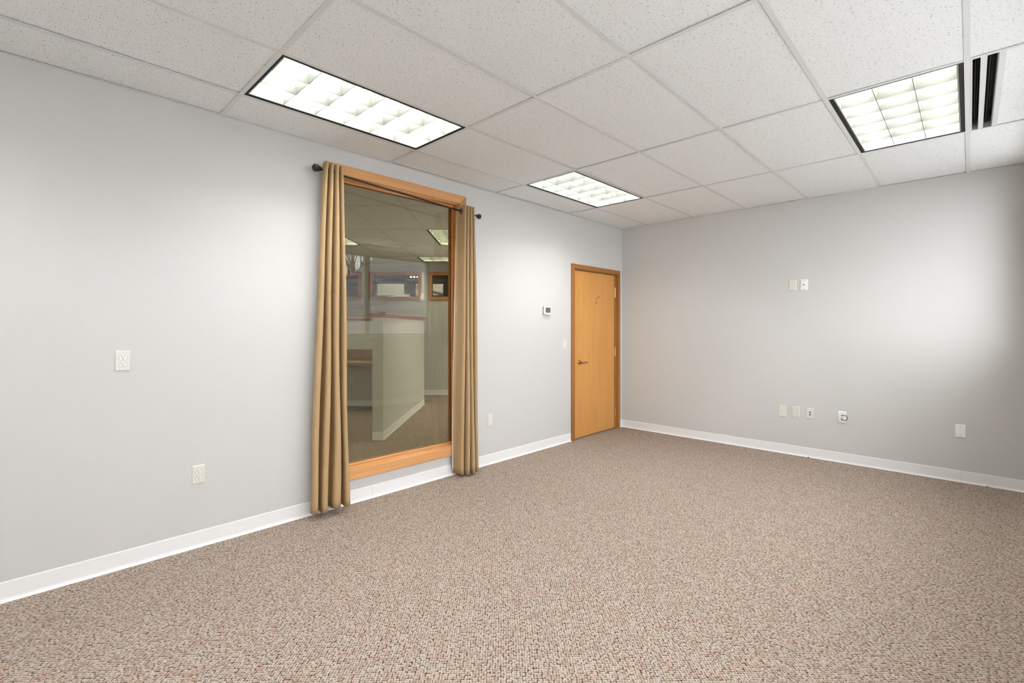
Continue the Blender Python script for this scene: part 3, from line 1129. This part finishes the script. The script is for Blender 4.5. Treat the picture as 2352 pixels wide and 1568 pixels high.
nl = ['white louver ceiling light of the office behind the glass, right side', 'white louver ceiling light of the office behind the glass, cut by the left curtain',
      'unseen louver ceiling light added for ambient light in the next office, behind the wall', 'unseen louver ceiling light added for ambient light at the left of the next office']
for (i, j), lb in zip(LC, nl):
    o = copy_tree(lite)
    o['label'] = lb
    o['group'] = 'louver lights in the office beyond the glass'
    nplace(o, AX0 + GS * (i + 0.5), BX0 + GL * (j + 0.5), HN)
sq = make_light('ceiling_light', 'short louver ceiling light against the far wall of the next office', 'louver lights in the office beyond the glass',
                3, 3, 0.585, 0.585, clips=False)
nplace(sq, AX0 - GS * 1.5, BX0 + GL * 2 + GS / 2, HN)

# far wall of that office with three wood-framed clerestory windows
W1 = (-2.915, -1.850, 1.925, 2.500)
W2 = (-1.697, -0.560, 1.925, 2.500)
W0 = (-4.133, -3.068, 1.925, 2.500)
fw_ = MB()
a0, a1 = A_L, tri[0][0]
o1 = [W1[0] + 0.03, W1[1] - 0.03, W1[2] + 0.03, W1[3] - 0.03]
o0 = [W0[0] + 0.03, W0[1] - 0.03, W0[2] + 0.03, W0[3] - 0.03]
o2 = [W2[0] + 0.03, W2[1] - 0.03, W2[2] + 0.03, W2[3] - 0.03]
for bx in ((a0, a1, 0, o1[2]), (a0, a1, o1[3], HN + 0.3), (a0, o0[0], o1[2], o1[3]), (o0[1], o1[0], o1[2], o1[3]), (o1[1], o2[0], o1[2], o1[3]), (o2[1], a1, o1[2], o1[3])):
    fw_.box(bx[0], bx[1], NB, NB + 0.12, bx[2], bx[3])
struct(nbuild(fw_, 'wall_next_far', M_WALL))
struct(nbuild(MB().box(A_L - 0.12, A_L, b_at(A_L), NB + 0.12, 0, HN + 0.3), 'wall_next_left', M_WALL))


def nmitred(y, th, a0, a1, z0, z1, wd, parent, name):
    i0, i1, k0, k1 = a0 + wd, a1 - wd, z0 + wd, z1 - wd
    for p, m in (([(a0, z0), (i0, k0), (i0, k1), (a0, z1)], M_CASE_Z), ([(i1, k0), (a1, z0), (a1, z1), (i1, k1)], M_CASE_Z),
                 ([(i0, k1), (i1, k1), (a1, z1), (a0, z1)], M_CASE_Z), ([(a0, z0), (a1, z0), (i1, k0), (i0, k0)], M_CASE_Z)):
        MB().prism([(a, y - th, z) for a, z in p], [(a, y - 0.0005, z) for a, z in p]).build(name, m, parent, bevel=0.004)


for n_, (wq, oq) in enumerate(((W1, o1), (W2, o2), (W0, o0))):
    wn = struct(nroot('window_%d' % (7 + n_)))
    nmitred(NB, 0.025, wq[0], wq[1], wq[2], wq[3], 0.07, wn, 'casing_board')
    MB().box(oq[0], oq[1], NB + 0.05, NB + 0.058, oq[2], oq[3]).build('pane', M_WINGLASS, wn)
    for bx in ((oq[0], oq[0] + 0.035, oq[2], oq[3]), (oq[1] - 0.035, oq[1], oq[2], oq[3]), (oq[0] + 0.035, oq[1] - 0.035, oq[2], oq[2] + 0.035), (oq[0] + 0.035, oq[1] - 0.035, oq[3] - 0.035, oq[3])):
        MB().box(bx[0], bx[1], NB + 0.001, NB + 0.12, bx[2], bx[3]).build('jamb', M_DCASE_Z, wn)


def ncove(name, pts):
    P = [O0 + U * a + V * b for a, b in pts]
    return cove(name, ((P[0].x, P[0].y), (P[1].x, P[1].y)))


ncove('baseboard_next_far', ((-1.05, NB), (A_L, NB)))
ncove('baseboard_next_far', ((tri[0][0], NB), (-1.0485, NB)))

# low partition with a wooden cap, an end facing the glass
PT = 0.13
pa0, pa1, pb0, pb1, pz = -1.693, -1.563, 5.77, 8.47, 1.488
part = thing('partition', 'half-height grey partition wall with stepped wooden cap, seen through the glass', 'partition')
part.location = O0
part.rotation_euler = (0, 0, ANG)
MB().box(pa0, pa1, pb0, pb1, 0, pz).build('body', M_WALL, part)
MB().box(pa0 - 0.012, pa1 + 0.012, pb0 - 0.012, pb1 + 0.012, pz, pz + 0.022).build('cap_molding', M_CAP, part, bevel=0.006)
MB().box(pa0 - 0.026, pa1 + 0.026, pb0 - 0.026, pb1 + 0.026, pz + 0.022, pz + 0.036).build('cap_molding', M_CAP, part, bevel=0.004)
MB().box(pa0 - 0.040, pa1 + 0.040, pb0 - 0.040, pb1 + 0.040, pz + 0.036, pz + 0.062).build('cap', M_CAP, part, bevel=0.006)
bb = MB()
bb.box(pa0, pa1 + 0.004, pb0 - 0.004, pb0, 0, 0.1)
bb.build('base_strip', M_BASE, part)
MB().box(pa1, pa1 + 0.004, pb0, pb1, 0, 0.1).build('base_strip', M_BASE, part)
MB().box(pa1 - 0.002, pa1 + 0.012, pb0 - 0.012, pb1, 0, 0.006).build('base_toe', M_BASE, part)
MB().box(pa0, pa1 - 0.002, pb0 - 0.012, pb0, 0, 0.006).build('base_toe', M_BASE, part)
# second partition behind the counter
p2 = thing('partition', 'grey partition wall with wooden cap behind the brown counter', 'partition')
p2.location = O0
p2.rotation_euler = (0, 0, ANG)
q0, q1 = 8.28, 8.40
MB().box(A_L + 0.01, pa0 - 0.003, q0, q1, 0, pz).build('body', M_WALL, p2)
MB().box(A_L + 0.01, pa0 - 0.003, q0 - 0.012, q1 + 0.012, pz, pz + 0.024).build('cap_molding', M_CAP, p2, bevel=0.005)
MB().box(A_L + 0.01, pa0 - 0.045, q0 - 0.034, q1 + 0.034, pz + 0.024, pz + 0.062).build('cap', M_CAP, p2, bevel=0.006)
MB().box(A_L + 0.01, pa0 - 0.003, q0 - 0.004, q0, 0, 0.1).build('base_strip', M_BASE, p2)
# counter with splash board
ct = thing('counter', 'brown built-in counter with tan top under the capped partition', 'counter')
ct.location = O0
ct.rotation_euler = (0, 0, ANG)
MB().box(A_L + 0.02, pa0 - 0.006, q0 - 0.026, q0 - 0.006, 0.80, 0.985).build('splash_board', M_DESK, ct)
ctp = [(A_L + 0.02, 7.62), (pa0 - 0.006, 7.62), (pa0 - 0.006, q0 - 0.006), (A_L + 0.02, q0 - 0.006)]
MB().poly(ctp, 0.765, 0.799).build('worktop', M_DESKTOP, ct)
MB().box(A_L + 0.02, pa0 - 0.006, 7.600, 7.62, 0.752, 0.800).build('front_edge', M_DESK, ct)
MB().prism([(pa0 - 0.024, q0 - 0.008, 0.764), (pa0 - 0.024, 7.70, 0.764), (pa0 - 0.024, q0 - 0.008, 0.40)],
           [(pa0 - 0.006, q0 - 0.008, 0.764), (pa0 - 0.006, 7.70, 0.764), (pa0 - 0.006, q0 - 0.008, 0.40)]).build('bracket', M_WHITEP, ct)
po = outlet('power_outlet', 'dim outlet under the brown counter, seen through the glass', (0, 0, 0), 0)
nplace(po, (809 - 1176) / 1092.33 * 8.28, q0 - 0.0005, 1.359 - (870 - 752.8) / 1092.33 * 8.28)
po = outlet('power_outlet', 'outlet on the long side of the capped partition behind glass', (0, 0, 0), 0)
nplace(po, pa1 + 0.0005, 7.58, 0.458)
po.rotation_euler = (0, 0, ANG + math.pi / 2)

# dark hall and bright room past the clerestory windows
HB = 12.60
struct(nbuild(MB().box(A_L, 4.6, NB + 0.12, 16.5, 0, 0.02), 'floor', M_CARPET))
struct(nbuild(MB().box(A_L - 0.12, 4.6, NB + 0.12, HB, HN, HN + 0.05), 'ceiling', M_WALL))
hw_ = MB()
r1 = (-3.594, -2.852)
r2 = (-2.560, -1.820)
zz0, zz1 = 2.222, 2.533
for bx in ((A_L, 4.6, 0, zz0), (A_L, 4.6, zz1, 3.6), (A_L, r1[0], zz0, zz1), (r1[1], r2[0], zz0, zz1), (r2[1], 4.6, zz0, zz1)):
    hw_.box(bx[0], bx[1], HB, HB + 0.1, bx[2], bx[3])
struct(nbuild(hw_, 'wall_hall', M_WALL))
struct(nbuild(MB().box(A_L - 0.12, 4.6, 16.4, 16.5, 0, 3.6), 'wall_beyond', M_WALL))
struct(nbuild(MB().box(A_L - 0.12, A_L, NB + 0.12, 16.4, 0, 3.6), 'wall_hall_left', M_WALL))
struct(nbuild(MB().box(4.6, 4.72, NB + 0.12, 16.4, 0, 3.6), 'wall_hall_right', M_WALL))
struct(nbuild(MB().box(A_L - 0.12, 4.6, HB + 0.1, 16.4, 3.4, 3.5), 'ceiling', M_WALL))
bm_ = thing('ceiling_beam', 'white sloping beam in the bright room past the clerestory window', 'beam')
bm_.location = O0
bm_.rotation_euler = (0, 0, ANG)
MB().prism([(-4.05, 15.2, 2.95), (-4.05, 15.35, 2.95), (-4.05, 15.35, 3.03), (-4.05, 15.2, 3.03)],
           [(-1.9, 15.2, 2.28), (-1.9, 15.35, 2.28), (-1.9, 15.35, 2.36), (-1.9, 15.2, 2.36)]).build('beam', M_WHITEP, bm_)
sl_ = nroot('fill_strip_light', 'unseen bare tube strip light added to brighten the room past the clerestory window', 'ceiling light')
MB().box(-4.6, 0.6, 15.55, 15.65, 3.34, 3.399).build('batten', M_WHITEMET, sl_)  # lamp out of view, added so the far room shows bright
for k in range(4):
    MB().tube([(-4.55 + 1.28 * k, 15.6, 3.31), (-3.35 + 1.28 * k, 15.6, 3.31)], 0.016, 8).build('fluorescent_tube', M_TUBE, sl_, smooth=True)

# three small spots under the dark hall ceiling
tk = nroot('track_light', 'track of three tiny spot lights under the dark hall ceiling', 'track light')
MB().box(-2.40, -2.12, 10.98, 11.02, HN - 0.03, HN - 0.0005).build('track', M_BLACK, tk)
M_SPOT = emit('spot_glow', (1.0, 0.97, 0.92, 1), 12.0)
for k in range(3):
    a_ = -2.33 + 0.075 * k
    hd = MB().tube([(a_, 11.0, HN - 0.028), (a_, 11.0, HN - 0.06), (a_, 10.975, HN - 0.125)], [0.012, 0.02, 0.026], 12).build('spot_head', M_WHITEP, tk)
    MB().tube([(a_, 10.974, HN - 0.1255), (a_, 10.972, HN - 0.130)], 0.022, 12).build('spot_lens', M_SPOT, hd)

# scraps against the far baseboard
for nm_, lb_, m_, x_, y_ in (('carpet_scrap', 'tiny black scrap on the carpet below the data plate', M_SLOT, 2.232, -0.022),
                             ('carpet_scrap', 'tiny brown carpet scrap at the right end of the far baseboard', M_CAP, 3.560, -0.020)):
    sc_ = MB().prism([(-0.010, -0.004, 0), (0.009, -0.006, 0), (0.011, 0.003, 0), (-0.006, 0.005, 0)],
                     [(-0.004, -0.002, 0.007), (0.006, -0.003, 0.010), (0.005, 0.001, 0.009), (-0.003, 0.002, 0.005)]).build(nm_, m_, bevel=0.0008, seg=1)
    sc_.location = (x_, y_, 0.0004)
    tag(sc_, lb_, 'scrap')

# ------------------------------------------------------------------ outdoors, seen mirrored in the glass
MU = Vector((-0.7205, 0.6934, 0))
MV = Vector((0.6934, 0.7205, 0))
MO = Vector((-3.620, -5.7706, 0))
GZ = -3.2


def mp_(a, b, z):
    return tuple(MO + MU * a + MV * b + Vector((0, 0, z)))


struct(MB().box(4.5, 70, -50, 60, GZ - 0.1, GZ).build('ground', M_GROUND), 'unseen ground made pale to bounce daylight in through the outer windows', 'pavement')
nb = thing('neighboring_house', 'house with a grey shingle hip roof reflected in the glass', 'house', (0, 0, 0))
EB, EZ, RB_, PIT = 12.2, 0.40, 20.0, 0.667
rz = EZ + PIT * (RB_ - EB)
hip = lambda b: -7.64 + (b - 12.2) * (0.67 / 1.36)
AR = 9.0
body = MB()
body.prism([mp_(-7.2, 12.7, GZ), mp_(AR - .5, 12.7, GZ), mp_(AR - .5, 27.3, GZ), mp_(-7.2, 27.3, GZ)],
           [mp_(-7.2, 12.7, EZ + 0.05), mp_(AR - .5, 12.7, EZ + 0.05), mp_(AR - .5, 27.3, EZ + 0.05), mp_(-7.2, 27.3, EZ + 0.05)]).build('body', M_SIDING, nb)
rf = MB()
e = [mp_(-7.64, 12.2, EZ), mp_(AR, 12.2, EZ), mp_(AR, 27.8, EZ), mp_(-7.64, 27.8, EZ)]
rdg = [mp_(hip(RB_), RB_, rz), mp_(AR, RB_, rz)]
rf.v = e + rdg
rf.f = [(0, 1, 5, 4), (1, 2, 5), (2, 3, 4, 5), (3, 0, 4), (3, 2, 1, 0)]
rf.build('roof_deck', M_SHINGLE, nb)
cs = MB()
b = EB
ex = 0.143 * math.cos(math.atan(PIT))
while b < RB_ - 0.01:
    b2 = min(b + ex * 1.15, RB_)
    z1, z2 = EZ + PIT * (b - EB), EZ + PIT * (b2 - EB)
    cs.prism([mp_(hip(b), b, z1 + 0.001), mp_(AR, b, z1 + 0.001), mp_(AR, b2, z2 + 0.001), mp_(hip(b2), b2, z2 + 0.001)],
             [mp_(hip(b), b, z1 + 0.022), mp_(AR, b, z1 + 0.022), mp_(AR, b2, z2 + 0.004), mp_(hip(b2), b2, z2 + 0.004)])
    b += ex
sh = cs.build('shingle_courses', M_SHINGLE, nb)
sh['kind'] = 'stuff'
vb, va = 14.97, -2.797
vp = thing('roof_vent', 'white plastic vent pipe with flared boot on the grey roof', 'vent pipe', mp_(va, vb, 2.247))
MB().tube([(0, 0, -0.03), (0, 0, 0.05), (0, 0, 0.19)], [0.13, 0.10, 0.055], 16).build('boot', M_PVC, vp, smooth=True)
MB().tube([(0, 0, 0.15), (0, 0, 0.80)], 0.038, 14).build('pipe', M_PVC, vp, smooth=True)
MB().tube([(0, 0, 0.76), (0, 0, 0.83)], 0.052, 14).build('collar', M_PVC, vp, smooth=True)


def make_tree(name, label, a, b, seed, height):
    rnd = random.Random(seed)
    mb = MB()

    def grow(p, d, r, ln, lvl):
        pts, rad = [p], [r]
        for k in range(4):
            d = (d + Vector((rnd.uniform(-.16, .16), rnd.uniform(-.16, .16), 0.03))).normalized()
            p = p + d * (ln / 4)
            pts.append(p)
            rad.append(r * (1 - 0.11 * (k + 1)))
        mb.tube(pts, rad, 7 if lvl < 3 else 4)
        if lvl < 5:
            for k in range((8, 6, 5, 3, 2)[lvl]):
                q = pts[rnd.choice((2, 3, 4)) if k else 4]
                ax = Vector((rnd.uniform(-1, 1), rnd.uniform(-1, 1), rnd.uniform(-0.1, 0.5))).normalized()
                grow(q, (d + ax * rnd.uniform(0.5, 0.9)).normalized(), r * rnd.uniform(0.36, 0.58), ln * (rnd.uniform(0.4, 0.62) if lvl else rnd.uniform(0.35, 0.5)), lvl + 1)
    grow(Vector((0, 0, -0.1)), Vector((0, 0, 1)), 0.19, height, 0)
    o = mb.build(name, M_BARK, None, smooth=True)
    o.location = mp_(a, b, GZ)
    return tag(o, label, 'tree')


make_tree('bare_tree', 'bare winter tree behind the neighboring roof, reflected in the glass', -7.72, 23.0, 4, 7.2)
make_tree('bare_tree', 'second bare winter tree farther back behind the roof ridge', -9.5, 29.0, 11, 7.0)
